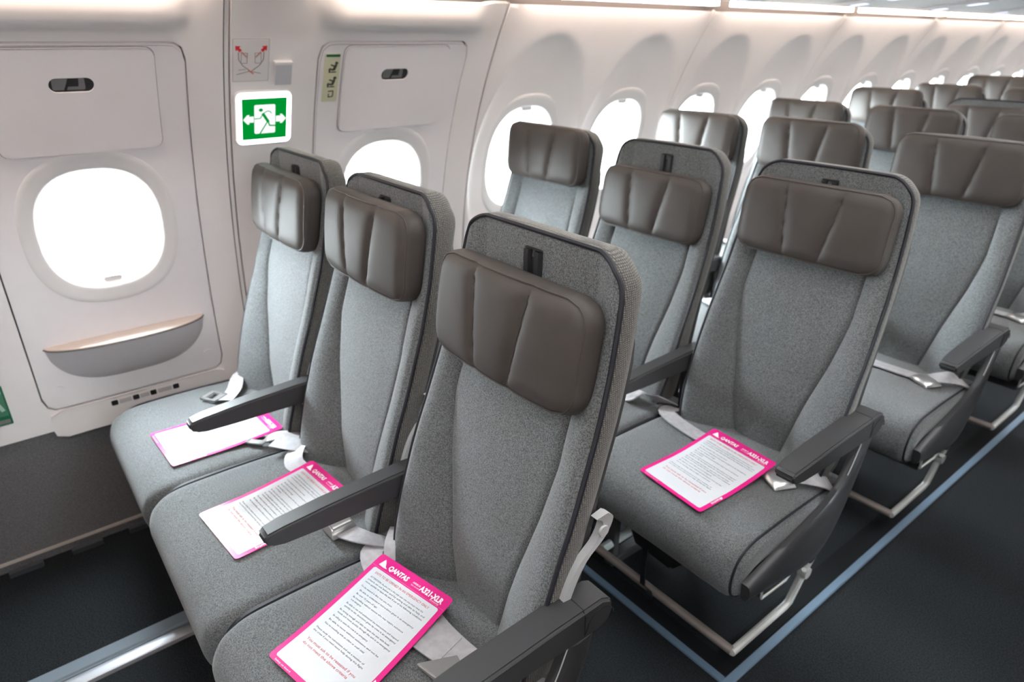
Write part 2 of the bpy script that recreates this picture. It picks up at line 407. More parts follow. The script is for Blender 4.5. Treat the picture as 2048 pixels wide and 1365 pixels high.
# exit hatches --------------------------------------------------------
def hatch(name, cy, label, near):
    root = empty(name); tag(root, label, kind='structure')
    mb = MB(); N = 160
    inn = outline(selli(.183, .210), cy, DZ-.004, N)
    annulus(mb, inn, outline(rrect(DH[0]-.004, DH[1]-.004, .034), cy, DCZ, N), 16, lambda y, z: .003, -1, .02, None)
    o2 = outline(rrect(DH[0], DH[1], .037), cy, DCZ, N)
    annulus(mb, outline(rrect(DH[0]-.004, DH[1]-.004, .034), cy, DCZ, N), o2, 1, lambda y, z: .003 if abs(y-cy) < 0 else .0015, -1, None, .02)
    mb.obj('hatch_body', HAT, root, smooth=40)
    # upper flap with the handle opening
    fy0, fy1, fz0, fz1 = cy-.178, cy+.180, 1.192, 1.437
    sc_y, sc_z = cy-.004, 1.358
    mb = MB(); fo = outline(rrect((fy1-fy0)/2, (fz1-fz0)/2, .022), (fy0+fy1)/2, (fz0+fz1)/2, N)
    so = [(sc_y+(y-sc_y), z) for y, z in outline(rrect(.047, .0165, .0164), sc_y, sc_z, N)]
    # re-sample flap outline from the slot centre so that the two loops face each other
    def ff(y, z): return rrect((fy1-fy0)/2, (fz1-fz0)/2, .022)(y+sc_y-(fy0+fy1)/2, z+sc_z-(fz0+fz1)/2)
    fo = outline(ff, sc_y, sc_z, N)
    fo2 = [((fy0+fy1)/2+(y-(fy0+fy1)/2)*1.009, (fz0+fz1)/2+(z-(fz0+fz1)/2)*1.012) for y, z in fo]
    annulus(mb, so, fo, 10, lambda y, z: .0095, -1, .006, None)
    annulus(mb, fo, fo2, 1, lambda y, z: .0080, -1, None, .005)
    fl_ = mb.obj('handle_flap', HAT, root, smooth=40)
    fo3 = [((fy0+fy1)/2+(y-(fy0+fy1)/2)*1.021, (fz0+fz1)/2+(z-(fz0+fz1)/2)*1.028) for y, z in fo]
    mb = MB(); annulus(mb, fo2, fo3, 1, lambda y, z: .0038, -1); mb.obj('flap_joint_shade', mat('joint_shade_mauve', (.36, .33, .33), .7), fl_)  # dark ring puts the groove shadow round the flap into colour
    mb = MB(); plate(mb, rr_pts(sc_y-.05, sc_y+.05, sc_z-.02, sc_z+.02, .015), .0048); mb.obj('handle_recess', BLK, fl_)
    mb = MB(); plate(mb, rr_pts(sc_y-.040, sc_y+.028, sc_z-.012, sc_z+.014, .004), .0058, .001)
    mb.obj('handle_plate', mat('handle_plate_grey', (.22, .22, .22), .3, .5), fl_)
    mb = MB(); plate(mb, [(sc_y-.012, sc_z-.014), (sc_y-.008, sc_z-.004), (sc_y+.014, sc_z-.004), (sc_y+.016, sc_z+.014), (sc_y-.006, sc_z+.014), (sc_y-.010, sc_z+.004), (sc_y-.018, sc_z-.014)], .0068, .001); mb.obj('handle_hook', BLK, fl_)
    # arm shelf
    mb = MB(); rows = []; top = []; ya, yb = cy-.216, cy+.222; zt = .648
    for i in range(49):
        t = -1+2*i/48; y = (ya+yb)/2+(yb-ya)/2*t
        pr = .062*max(0, 1-abs(t)**2.6)**.62
        dep = .135*max(.0, 1-abs(t)**3.2)**.55
        row = []
        for q in range(15):
            s = q/14
            if q == 0: row.append(W(y, zt, .0)); continue
            # from the lip forward edge, round the belly back to the wall
            a = s*math.pi/2
            row.append(W(y, zt-dep*(1-math.cos(a))*1.0-.003*(q > 1), pr*math.cos(a)**.75+.001))
        row[1] = W(y, zt-.0005, pr)
        rows.append(row)
        top.append([W(y, zt+.004*(1-(k/5)), -.002+(pr+.003)*k/5) for k in range(6)])
    mb.grid(rows); sh = mb.obj('arm_shelf', mat('shelf_grey', (.60, .575, .59), .5), root, smooth=60)
    mb = MB(); mb.grid(top); lip = [[r[-1] for r in top], [r[-1]-Vector((.001, 0, .004)) for r in top]]; mb.grid(lip)
    mb.obj('shelf_cap', mat('shelf_cap_warm_light', (.62, .52, .46), .32), sh, smooth=60)  # white cap, its beige paints in the warm light it reflects
    mb = MB(); path = [r[1]-Vector((-.0005, 0, .004)) for r in rows]; mb.tube(path, .0022, 6); mb.obj('shelf_shadow_joint', mat('joint_dark', (.10, .09, .09), .6), sh)
    for ky in (cy-.206, cy+.214):
        mb = MB(); plate(mb, outline(selli(.014, .014, 2), ky, .508, 20), .0055, .003); mb.obj('fastener_cap', HAT, root)
    # lower cover with four small slots
    mb = MB(); cyy = cy+.003
    lo = outline(rrect(.253, .044, .024), cyy, .403, 96)
    def cof(y, z): return .012
    annulus(mb, [(cyy+(y-cyy)*.02, .403+(z-.403)*.02) for y, z in lo], [(cyy+(y-cyy)*.985, .403+(z-.403)*.93) for y, z in lo], 8, cof, -1)
    annulus(mb, [(cyy+(y-cyy)*.985, .403+(z-.403)*.93) for y, z in lo], lo, 1, lambda y, z: .006 if False else .008, -1, None, .025)
    cv = mb.obj('lower_cover', WAL, root, smooth=60)
    for q, sy in enumerate((-.081, -.021, .029, .096)):
        mb = MB(); plate(mb, rr_pts(cy+sy-.009, cy+sy+.009, .420, .436, .003, 3), .0132, .002); mb.obj('cover_slot', BLK, cv)
    for a, b in ((-.068, -.034), (.042, .083), (-.009, .017)):
        mb = MB(); plate(mb, rr_pts(cy+a, cy+b, .421, .435, .002, 2), .0128, .002); mb.obj('cover_slot_label', mat('label_grey', (.55, .53, .54), .5), cv)
    return root
hatch('door_1', door_c[0][0], 'white overwing exit hatch nearest the camera with arm shelf', True)
hatch('door_2', door_c[1][0], 'white overwing exit hatch behind the front row seats', False)

# dado and its trim
dd = MB(); rows = []
zs = [.0, .012, .02, .1, .2, .3, .388]
dd.grid([[W(y, z, -.012 if z > .015 else -.012) for z in zs] for y in [YF+.1*i for i in range(0, int((YB-YF)/.1)+1)]])
d = dd.obj('baseboard_left', DAD); tag(d, 'dark charcoal kick panel along the bottom of the sidewall', kind='structure')
dd = MB(); dd.grid([[W(y, z, -.012, 1) for z in zs] for y in (YF, YB)]); d2 = dd.obj('baseboard_right', DAD); tag(d2, 'dark charcoal kick panel below the far sidewall', kind='structure')
mb = MB(); mb.grid([[W(y, .034, -.012), W(y, .034, -.004), W(y, .026, -.004), W(y, .026, -.012)] for y in (YF, YB)]); mb.obj('kick_rail', mat('kick_rail_beige', (.52, .46, .42), .4), d)
for i in range(16):
    y = -1.9+.16*i
    mb = MB(); mb.box((W(y, .01).x+.008, y, .0), (W(y, .01).x+.026, y+.085, .016)); mb.obj('kick_clip', mat('clip_grey', (.05, .055, .06), .5), d)

# ceiling: service panel underside, bins, crown; mirrored
ce = empty('ceiling'); tag(ce, 'white overhead bins and service panels', kind='structure')
prof = [(-1.045, 1.605), (-1.03, 1.597), (-.988, 1.5965), (-.984, 1.592), (-.962, 1.590), (-.94, 1.592), (-.60, 1.628), (-.36, 1.655), (-.30, 1.70), (-.27, 1.80), (-.25, 1.95), (-.20, 2.06), (-.05, 2.13), (.25, 2.17), (AX, 2.18)]
for sgn, nm in ((1, 'bin_underside'), (-1, 'bin_underside')):
    mb = MB(); pr = [(-1.45, 1.64), (-1.06, 1.60)]+prof[1:]
    pts = [(x, z) if sgn == 1 else (2*AX-x, z) for x, z in pr]
    mb.grid([[(x, y, z) for x, z in pts] for y in (YF, YB)]); mb.obj(nm, CEI, ce, smooth=40)
def strips(side):
    segs = [(-2.9, -1.85), (-1.80, -.775), (-.745, -.20), (.14, .66)]+[(reg_cells[i][0]+.06, reg_cells[min(i+1, 16)][1]-.06) for i in range(0, 17, 2)]
    for a, b in segs:
        mb = MB()
        A = [(-1.032, 1.5740), (-.996, 1.5740), (-.996, 1.5945), (-1.032, 1.5945)]
        A = [(x, z) if side < 0 else (2*AX-x, z) for x, z in A]
        mb.grid([[(x, y, z) for x, z in A+A[:1]] for y in (a, b)]); mb.fan([(x, a, z) for x, z in A]); mb.fan([(x, b, z) for x, z in A])
        mb.obj('cove_light_strip', COV, ce, smooth=0)
strips(-1); strips(1)
for x in (-.16, 2*AX+.16):
    mb = MB(); mb.box((x-.05, YF+.2, 2.045), (x+.05, YB-.2, 2.05)); mb.obj('ceiling_light_strip', CEL, ce, smooth=0)
mb = MB(); mb.box((AX-.10, YF+.2, 2.165), (AX+.10, YB-.2, 2.172)); mb.obj('ceiling_light_strip', CEL, ce, smooth=0)
b = MB().box((AX-2, YF-.05, -.1), (AX+2, YF, 2.4)).obj('wall_front', WAL, smooth=0); tag(b, 'white bulkhead at the front of the cabin', kind='structure')
b = MB().box((AX-2, YB, -.1), (AX+2, YB+.05, 2.4)).obj('wall_back', WAL, smooth=0); tag(b, 'white bulkhead at the rear of the cabin', kind='structure')
#==SEATS==
# ---------------------------------------------------------------- seat geometry (origin: floor under the seat centre)
ZB, ZT, CR = .40, 1.168, .062
def hwid(z): return interp(z, [.40, .46, .53, .60, .75, .95, 1.05, 1.17], [.195, .212, .220, .222, .222, .212, .204, .192])
def yedge(z): return interp(z, [.40, .5, .6, .7, .8, .9, 1.0, 1.1, 1.17], [-.238, -.218, -.19, -.157, -.118, -.082, -.052, -.029, -.018])
def ycen(z): return interp(z, [.40, .45, .544, .723, .85, .906, 1.0, 1.1, 1.17], [-.158, -.156, -.15, -.115, -.086, -.068, -.036, -.014, -.012])
def sseam(z): return interp(z, [.40, .5, .6, .72, .83, .92, 1.17], [.062, .085, .105, .135, .152, .148, .142])
def yfront(x, z):
    h, s = hwid(z), sseam(z); a = abs(x)
    fade = smooth(.98, .90, z)
    c = ycen(z)-.006*(1-(min(a, s)/s)**2)
    if a <= s: y = c
    else:
        t = min(1, (a-s)/(h-s)); y = c+(yedge(z)-c)*(1-(1-t)**1.6)-.006*math.sin(math.pi*t)*fade
    y += .0055*math.exp(-((a-s)/.0035)**2)*fade
    # round over at the very rim
    return y+.006*smooth(h-.016, h, a)
def ztop(x, h): 
    a = abs(x); z = ZT-.004*(a/h)**2
    if a > h-CR: q = min(1, (a-(h-CR))/CR); z -= CR*(1-max(0, 1-q**2.25)**(1/2.25))
    return z
COLS = []
for i in range(10): COLS.append(('w', (i/9)))
def back_cols(z):
    h, s = hwid(z), sseam(z); e = .0035
    right = [s*k/8 for k in range(8)]+[s-2*e, s-e, s, s+e, s+2*e]+[s+2*e+(h-s-2*e)*(1-(1-k/18)**2.6) for k in range(1, 19)]
    return [-x for x in reversed(right[1:])]+right
NB = 44
def build_backrest():
    mb = MB(); cols0 = back_cols(1.0); n = len(cols0); rows = []
    for i in range(NB+1):
        v = i/NB; row = []
        for j in range(n):
            z = ZB+v*(ZT-ZB)
            for _ in range(3):
                x = back_cols(z)[j]; zt = ztop(x, hwid(min(z, 1.165))); z = ZB+(zt-ZB)*v
            row.append(Vector((x, yfront(x, z), z)))
        rows.append(row)
    mb.grid(rows, mi=0)
    # rim: up the left side, over the top, down the right side
    rim = [r[0] for r in rows]+rows[-1][1:-1]+[r[-1] for r in reversed(rows)]
    c = Vector((0, 0, .75))
    def ring(dy, ins):
        out = []
        for p in rim:
            d = Vector((p.x, 0, max(0, p.z-1.05)*1.6)); d = d.normalized() if d.length > 1e-6 else d
            yy = p.y+dy+(max(p.y+.058, ycen(p.z)+.034)-p.y-.058)*dy/.058
            out.append(Vector((p.x-d.x*ins, yy, p.z-d.z*ins)))
        return out
    rings = [rim, ring(.010, -.005), ring(.030, -.004), ring(.048, .003), ring(.058, .012)]
    mb.grid(rings, mi=1)
    last = rings[-1]; k = len(last)//2
    mb.grid([[last[i], last[-1-i]] for i in range(k+1)], mi=1)
    o = mb.obj('backrest', [FAB, FABS], None, smooth=50)
    pm = MB(); path = ring(.001, -.0015); pm.tube(path, .0042, 6); p = pm.obj('piping', PIP, o)
    # rail for the headrest
    rm = MB(); yz = lambda z: ycen(z)-.006
    z0, z1 = .985, 1.137
    for sx in (-1, 1):
        A = []
        for z in (z0, 1.05, 1.10, z1):
            y = yz(z); A.append([(sx*.0055, y-.002, z), (sx*.0075, y-.009, z), (sx*.0185, y-.009, z), (sx*.0215, y+.004, z)])
        rm = MB(); rm.grid(A); rm.fan(A[-1]); rm.obj('headrest_rail', mat('rail_black', (.02, .021, .023), .35), o, smooth=30)
    rm = MB()
    rm.grid([[(-.0085, yz(z)+.0005-.003, z), (.0085, yz(z)+.0005-.003, z)] for z in (z0, 1.05, 1.10, z1-.012)])
    rm.obj('rail_channel', BLK, o); rm = MB(); rm.add([(-.021, yz(z1)-.006, z1+.002), (.021, yz(z1)-.006, z1+.002), (.021, yz(z1)+.004, z1+.004), (-.021, yz(z1)+.004, z1+.004)], [(0, 1, 2, 3)])
    rm.obj('rail_cap', BLK, o)
    return o
def build_shell():
    mb = MB(); rows = []
    for i in range(25):
        z = .36+(1.09-.36)*i/24; h = hwid(z)-.004; y = max(yedge(max(z, .42))+.060, ycen(z)+.036)
        if z > 1.0: h -= .03*((z-1.0)/.09)**2
        rows.append([(-h, y-.012, z), (-h-.002, y, z), (-h+.012, y+.016, z), (-h*.5, y+.024, z), (h*.5, y+.024, z), (h-.012, y+.016, z), (h+.002, y, z), (h, y-.012, z)])
    mb.grid(rows); mb.fan(rows[-1]); mb.fan(rows[0])
    return mb.obj('back_shell', PLD, None, smooth=50)
def build_headrest():
    """origin at the middle of its back face"""
    HW, HH, TH = .188, .090, .056; mb = MB(); nx, nz = 60, 24
    def seamx(sgn, v): return sgn*(.060+.014*v)          # v -1 bottom .. 1 top
    rows = []
    def rrp(u, v, W_, H_):
        r = .042
        return u*W_, v*H_
    us = [-1+2*i/nx for i in range(nx+1)]; vs = [-1+2*j/nz for j in range(nz+1)]
    rr_ = .040
    for v in vs:
        row = []
        for u in us:
            # square to rounded rectangle
            uu = math.copysign(abs(u)**.9, u); x = uu*HW; z = v*HH
            lim = HW
            if abs(z) > HH-rr_: lim = HW-rr_+math.sqrt(max(0, rr_**2-(abs(z)-(HH-rr_))**2))
            x = x*lim/HW
            e = min(1, (HH-abs(z))/.03); ex = min(1, (lim-abs(x))/.03)
            y = -TH-.014*(1-(x/HW)**2)-.004*(1-(z/HH)**2)
            y += .009*(1-min(e, ex))**2.6
            for sgn in (-1, 1):
                d = abs(x-seamx(sgn, z/HH)); y += .0125*math.exp(-d/.010)*(.35+.65*min(e, ex))
            row.append(Vector((x, y, z)))
        rows.append(row)
    mb.grid(rows)
    rim = [r[0] for r in rows]+rows[-1][1:-1]+[r[-1] for r in reversed(rows)]+list(reversed(rows[0]))[1:-1]
    def ring(y, sc, dz=0): return [Vector((p.x*(1+(sc)/HW), y if y is not None else p.y, p.z*(1+sc/HH)+dz)) for p in rim]
    rings = [rim]
    for y, sc in ((-TH+.008, .0035), (-TH+.020, .0060), (-.022, .0060), (-.008, .002), (0, -.012)): rings.append(ring(y, sc))
    mb.grid([r+[r[0]] for r in rings])
    k = len(rim); mb.fan(rings[-1])
    o = mb.obj('headrest', LEA, None, smooth=60)
    sm = MB(); sm.tube([p+Vector((0, .0005, 0)) for p in ring(None, .0012)], .0017, 5, close=True); sm.obj('welt_seam', LEAS, o)
    for sgn in (-1, 1):
        sm = MB(); pts = []
        for j in range(2, nz-1):
            v = vs[j]; x = seamx(sgn, v)
            i = min(range(nx+1), key=lambda q: abs(rows[j][q].x-x)); pts.append(Vector((x, rows[j][i].y-.0002, v*HH)))
        sm.tube(pts, .0011, 5); sm.obj('stitch_line', LEAS, o)
    return o
CPR = catmull([(-.075, .438), (-.14, .443), (-.22, .447), (-.34, .452), (-.46, .451), (-.53, .443), (-.572, .422), (-.595, .388), (-.600, .352), (-.590, .322), (-.565, .308)], 4) if False else None
def build_cushion(aisle=0):
    mb = MB(); prof = [(p.x, p.y) for p in catmull([Vector((a, b, 0)) for a, b in [(-.135, .441), (-.17, .444), (-.22, .447), (-.34, .452), (-.46, .4525), (-.540, .448), (-.582, .429), (-.601, .394), (-.604, .358), (-.593, .326), (-.563, .308)]], 4)]
    HWc = .2525
    xs = [HWc*math.sin(math.pi/2*(-1+2*i/28)) for i in range(29)]
    rows = []
    m = len(prof)
    for k, (y, z) in enumerate(prof):
        a = prof[max(k-1, 0)]; b = prof[min(k+1, m-1)]; ty, tz = b[0]-a[0], b[1]-a[1]; l = math.hypot(ty, tz); ny, nz = tz/l, -ty/l
        row = []
        for x in xs:
            t = abs(x)/HWc
            dr = .012*max(0, (t-.90)/.10)**2.0
            corner = .022*max(0, (t-.86)/.14)**2.2*smooth(-.46, -.58, y)
            pz = z-nz*dr; py = y-ny*dr*(.5 if k < m*.5 else 1)+corner
            pz += .003*math.sin(x*11+1)*math.sin(y*9)*(1-t)
            row.append(Vector((x, py, pz)))
        rows.append(row)
    mb.grid(rows, mi=0)
    for e in (0, -1):
        edge = [r[e] for r in rows]; sx = 1 if e else -1
        low = [Vector((p.x-.004*sx, max(p.y+.004, -.575), min(p.z, max(.325, p.z-.055)))) for p in edge]
        mb.grid([edge, low], mi=0)
    o = mb.obj('seat_cushion', [FAB], None, smooth=60)
    for e in ((3 if aisle < 0 else 0), (-4 if aisle > 0 else -1)):
        pm = MB(); pm.tube([r[e]+Vector((0, 0, .0008 if e in (3, -4) else .0035)) for r in rows[2:]], .0032 if e in (3, -4) else .0046, 6); pm.obj('piping', PIP, o)
    return o
def build_pan():
    mb = MB(); prism([(-.10, .395), (-.545, .395), (-.572, .335), (-.560, .302), (-.50, .285), (-.20, .262), (-.10, .27)], -.236, .236, mb=mb)
    return mb.obj('seat_pan', PAN, None, smooth=30, bevel=(.006, 2))
ARM = [(-.463, .612), (-.4685, .603), (-.466, .593), (-.455, .583), (-.43, .578), (-.36, .576), (-.26, .575), (-.17, .572), (-.105, .570), (-.078, .580), (-.068, .602), (-.074, .622), (-.095, .633), (-.20, .631), (-.34, .625), (-.43, .618)]
def build_armrest(hw, aisle):
    mb = prism(ARM, -hw, hw)
    o = mb.obj('armrest', PLA, None, smooth=35, bevel=(.0085, 3))
    for v in o.data.vertices:      # taper the nose
        if v.co.y < -.40: v.co.x *= 1-.22*((-.40-v.co.y)/.07)**1.5
    if aisle:
        j = MB(); j.tube([(-hw-.0004, -.135, .590), (-hw-.0004, -.135, .622), (-hw+.006, -.135, .6322), (hw-.006, -.135, .6322), (hw+.0004, -.135, .622), (hw+.0004, -.135, .580)], .0009, 5); j.obj('hinge_joint', BLK, o)
        j = MB(); j.tube([(hw+.0006, -.135, .580)]+[(hw+.0006, -.100-.030*math.cos(a), .592+.026*math.sin(a)) for a in [math.pi*k/8 for k in range(9)]], .0009, 5); j.obj('hinge_cap', BLK, o)
    else:
        # inner post that carries the arm between two cushions
        p = MB(); prism([(-.165, .578), (-.10, .578), (-.095, .40), (-.16, .40)], -.014, .014, mb=p); p.obj('arm_post', BLK, o, smooth=0, bevel=(.003, 1))
    return o
def build_shroud():
    top = catmull([(-.578, .372, 0), (-.50, .390, 0), (-.40, .410, 0), (-.30, .432, 0), (-.235, .460, 0), (-.195, .516, 0), (-.170, .576, 0)], 4)
    bot = catmull([(-.572, .325, 0), (-.50, .308, 0), (-.40, .287, 0), (-.30, .272, 0), (-.235, .288, 0), (-.175, .365, 0), (-.135, .47, 0), (-.105, .576, 0)], 4)
    n = len(bot); tp = [top[min(len(top)-1, round(i*(len(top)-1)/(n-1)))] for i in range(n)]
    tl = []
    for i in range(n):
        f = i*(len(top)-1)/(n-1); k = min(int(f), len(top)-2); tl.append(top[k]+(top[k+1]-top[k])*(f-k))
    mb = MB(); rows = []
    for a, b in zip(tl, bot):
        m = (a+b)/2
        def P(t, x): q = a+(b-a)*t; return Vector((x, q.x, q.y))
        rows.append([P(0, .2540), P(0, .268), P(.06, .2735), P(.3, .2765), P(.7, .275), P(.94, .269), P(1, .264), P(1, .2540)])
    mb.grid(rows, True); mb.fan(list(reversed(rows[0]))); mb.fan(rows[-1])
    o = mb.obj('end_shroud', SHR, None, smooth=50)
    e = MB(); e.tube([Vector((.272, p.x, p.y+.001)) for p in tl[-7:]], .0013, 6); e.obj('shroud_edge', LGR, o)
    # small foot hatch with a pale rim below the shroud
    k = MB(); k.box((.236, -.470, .262), (.252, -.375, .300)); k.obj('control_box', BLK, o, smooth=0)
    k = MB(); k.tube([(.254, -.478, .300), (.254, -.474, .262), (.254, -.37, .256), (.254, -.352, .268)], .0035, 6); k.obj('control_rim', WHM, o)
    return o
def build_tray_arm():
    mb = MB()
    prof = catmull([(-.062, .768, 0), (-.048, .753, 0), (-.064, .722, 0), (-.103, .692, 0), (-.128, .65, 0), (-.146, .60, 0), (-.162, .55, 0)], 4)
    rows = []
    for i, p in enumerate(prof):
        t = i/(len(prof)-1); wd = .022-.009*t
        rows.append([Vector((.223, p.x-wd, p.y-.004)), Vector((.237, p.x-wd, p.y-.004)), Vector((.239, p.x, p.y)), Vector((.223, p.x, p.y))])
    mb.grid(rows, True); mb.fan(rows[0]); mb.fan(rows[-1])
    o = mb.obj('tray_arm', LGR, None, smooth=50)
    k = MB(); k.tube([(.236, -.068, .735), (.2405, -.068, .735)], .010, 18); k.obj('pivot_cap', mat('pivot_cap_grey', (.52, .53, .54), .4), o)
    return o
def zc(x, y): return .4535
def build_belt(kind):
    """seat belt lying on the cushion; several lie-ins as in the photograph"""
    out = []; H = .0235
    def lap(pts, hw=H, k=5, sides=None):
        path = catmull(pts, k); sd = []
        for i in range(len(path)):
            t = path[min(i+1, len(path)-1)]-path[max(i-1, 0)]
            t.z = 0; t.normalize(); sd.append(Vector((-t.y, t.x, 0)))
        if sides:
            for i in range(len(path)):
                q = i/(len(path)-1)*(len(sides)-1); a = int(min(q, len(sides)-2)); f = q-a
                ang = sides[a]*(1-f)+sides[a+1]*f
                s = sd[i]; sd[i] = Vector((s.x*math.cos(ang), s.y*math.cos(ang), math.sin(ang)))
        m_ = MB(); m_.ribbon(path, sd, hw); out.append(m_.obj('belt_strap', WEB, None, smooth=50))
    def buckle(c, ang, L=.066, Wd=.046, h=.014):
        ca, sa = math.cos(ang), math.sin(ang)
        rows = []
        for i, (t, hh) in enumerate(((-.5, .55), (-.42, .9), (-.1, 1), (.25, .95), (.42, .7), (.5, .25))):
            row = []
            for s, q in ((-.5, 0), (-.5, .6), (-.40, 1), (.40, 1), (.5, .6), (.5, 0)):
                x, y, z = t*L, s*Wd, h*hh*q
                row.append(Vector((c[0]+x*ca-y*sa, c[1]+x*sa+y*ca, c[2]+z)))
            rows.append(row)
        bk = MB(); bk.grid(rows, True); bk.fan(list(reversed(rows[0]))); bk.fan(rows[-1]); out.append(bk.obj('belt_buckle', CHR, None, smooth=40, bevel=(.003, 2)))
    def tongue(c, ang, L=.05, Wd=.05):
        ca, sa = math.cos(ang), math.sin(ang)
        def P(x, y, z=0): return Vector((c[0]+x*ca-y*sa, c[1]+x*sa+y*ca, c[2]+z))
        bk = MB()
        for (x0, x1, y0, y1) in ((-L/2, -L/2+.012, -Wd/2, Wd/2), (L/2-.018, L/2, -Wd/2, Wd/2), (-L/2, L/2, -Wd/2, -Wd/2+.009), (-L/2, L/2, Wd/2-.009, Wd/2)):
            q = [P(x0, y0), P(x1, y0), P(x1, y1), P(x0, y1)]; z = Vector((0, 0, .004))
            bk.add(q+[p+z for p in q], [(3,2,1,0),(4,5,6,7),(0,1,5,4),(1,2,6,5),(2,3,7,6),(3,0,4,7)])
        out.append(bk.obj('belt_tongue', CHR, None, smooth=40))
    z = .457
    if kind == 'across':        # fastened across the cushion
        lap([(-.245, -.20, .45), (-.225, -.265, z+.008), (-.10, -.285, z+.002), (.08, -.285, z+.002), (.15, -.288, z+.006)])
        buckle((.150, -.298, z), -.45, .075, .058)
        lap([(.150, -.285, z+.01), (.205, -.245, z+.02), (.238, -.20, .45)], sides=[0, .5, .2])
    elif kind == 'window':      # loose tongue near the wall, tail by the next seat
        lap([(-.235, -.16, .50), (-.215, -.215, .478), (-.140, -.255, z+.006), (-.085, -.30, z+.004)], sides=[.9, .5, .1, 0])
        tongue((-.130, -.320, z+.004), .55, .056, .052)
        lap([(.252, -.18, .455), (.225, -.235, z+.012), (.200, -.275, z+.006)], sides=[.3, .1, 0])
        tongue((.192, -.295, z+.004), -.85, .05, .052)
    elif kind == 'middle':      # folded webbing left, buckle right
        lap([(-.232, -.17, .47), (-.190, -.235, z+.016), (-.150, -.262, z+.004), (-.09, -.25, z+.002)], sides=[.5, .3, .1, 0])
        lap([(-.255, -.275, z+.02), (-.205, -.235, z+.022), (-.175, -.19, .47)], sides=[0, .2, .5])
        lap([(.262, -.205, .45), (.228, -.255, z+.014), (.185, -.273, z+.010), (.150, -.278, z+.012)], sides=[.3, .15, 0, 0])
        buckle((.152, -.280, z+.002), .05, .066, .060, .026)
    elif kind == 'aisle':       # webbing under the card, buckle plate by the aisle
        lap([(-.250, -.215, .452), (-.232, -.262, z+.010), (-.16, -.278, z+.002), (-.05, -.275, z)])
        lap([(-.256, -.19, .48), (-.215, -.225, .485), (-.185, -.245, .468)], .012)
        lap([(-.01, -.262, z+.001), (.05, -.262, z+.002), (.15, -.250, z+.010), (.236, -.19, .452)], .030)
        lap([(-.03, -.285, z+.003), (.02, -.282, z+.006), (.075, -.268, z+.006)], .034)
        bk = MB(); bk.add([(.062, -.330, z), (.122, -.318, z), (.140, -.270, z), (.092, -.262, z), (.062, -.330, z+.009), (.122, -.318, z+.012), (.140, -.270, z+.012), (.092, -.262, z+.009)], [(3,2,1,0),(4,5,6,7),(0,1,5,4),(1,2,6,5),(2,3,7,6),(3,0,4,7)]); out.append(bk.obj('belt_buckle', CHR, None, smooth=40, bevel=(.0025, 2)))
    elif kind == 'crumple':
        lap([(.250, -.19, .45), (.225, -.245, z+.022), (.19, -.262, z+.030), (.15, -.28, z+.016), (.11, -.27, z+.022), (.07, -.29, z+.006)], sides=[.4, .9, .4, -.7, -.9, .1])
        lap([(-.245, -.20, .45), (-.21, -.26, z+.012), (-.12, -.275, z+.004), (.0, -.27, z+.004)], sides=[.3, .2, 0, 0])
        tongue((.035, -.282, z+.004), .2)
    return out

PROTO = {}
def use(key, fn, parent, loc=(0, 0, 0), rot=None):
    """place a built part (or its pieces) under parent: the first time the original, then copies with their sub-parts"""
    if key not in PROTO:
        r_ = fn(); PROTO[key] = r_ if isinstance(r_, list) else [r_]; objs = PROTO[key]
    else:
        objs = []
        for src in PROTO[key]:
            o = src.copy(); COL.objects.link(o); objs.append(o)
            for c in src.children:
                d = c.copy(); COL.objects.link(d); d.parent = o
    for o in objs:
        o.parent = parent; o.location = loc
        if rot: o.rotation_euler = rot
    return objs
PX, P1, P2 = .508, .948, .8414
ROWN = ['front', 'second', 'third', 'fourth', 'fifth', 'sixth', 'seventh', 'eighth', 'ninth', 'tenth']
COLN = {'W': ('window', -2*PX), 'M': ('middle', -PX), 'A': ('aisle', 0.)}
HRT = {(0,'A'): 1.105, (0,'M'): 1.137, (0,'W'): 1.124, (1,'M'): 1.090, (1,'A'): 1.129, (1,'W'): 1.178, (2,'M'): 1.183, (2,'A'): 1.172, (2,'W'): 1.172, (3,'W'): 1.178, (3,'M'): 1.178, (3,'A'): 1.178, (4,'W'): 1.20, (4,'M'): 1.135, (5,'W'): 1.19, (5,'M'): 1.185, (6,'W'): 1.215}
BELT = {(0,'W'): 'window', (0,'M'): 'middle', (0,'A'): 'aisle', (1,'M'): 'crumple', (1,'A'): 'across', (1,'W'): 'middle'}
rows_y = [0, P1]+[P1+P2*k for k in range(1, 9)]
YFR = -1.12      # unseen row ahead of the exit row, added to block window light
last = {'A': 3, 'M': 7, 'W': 9}
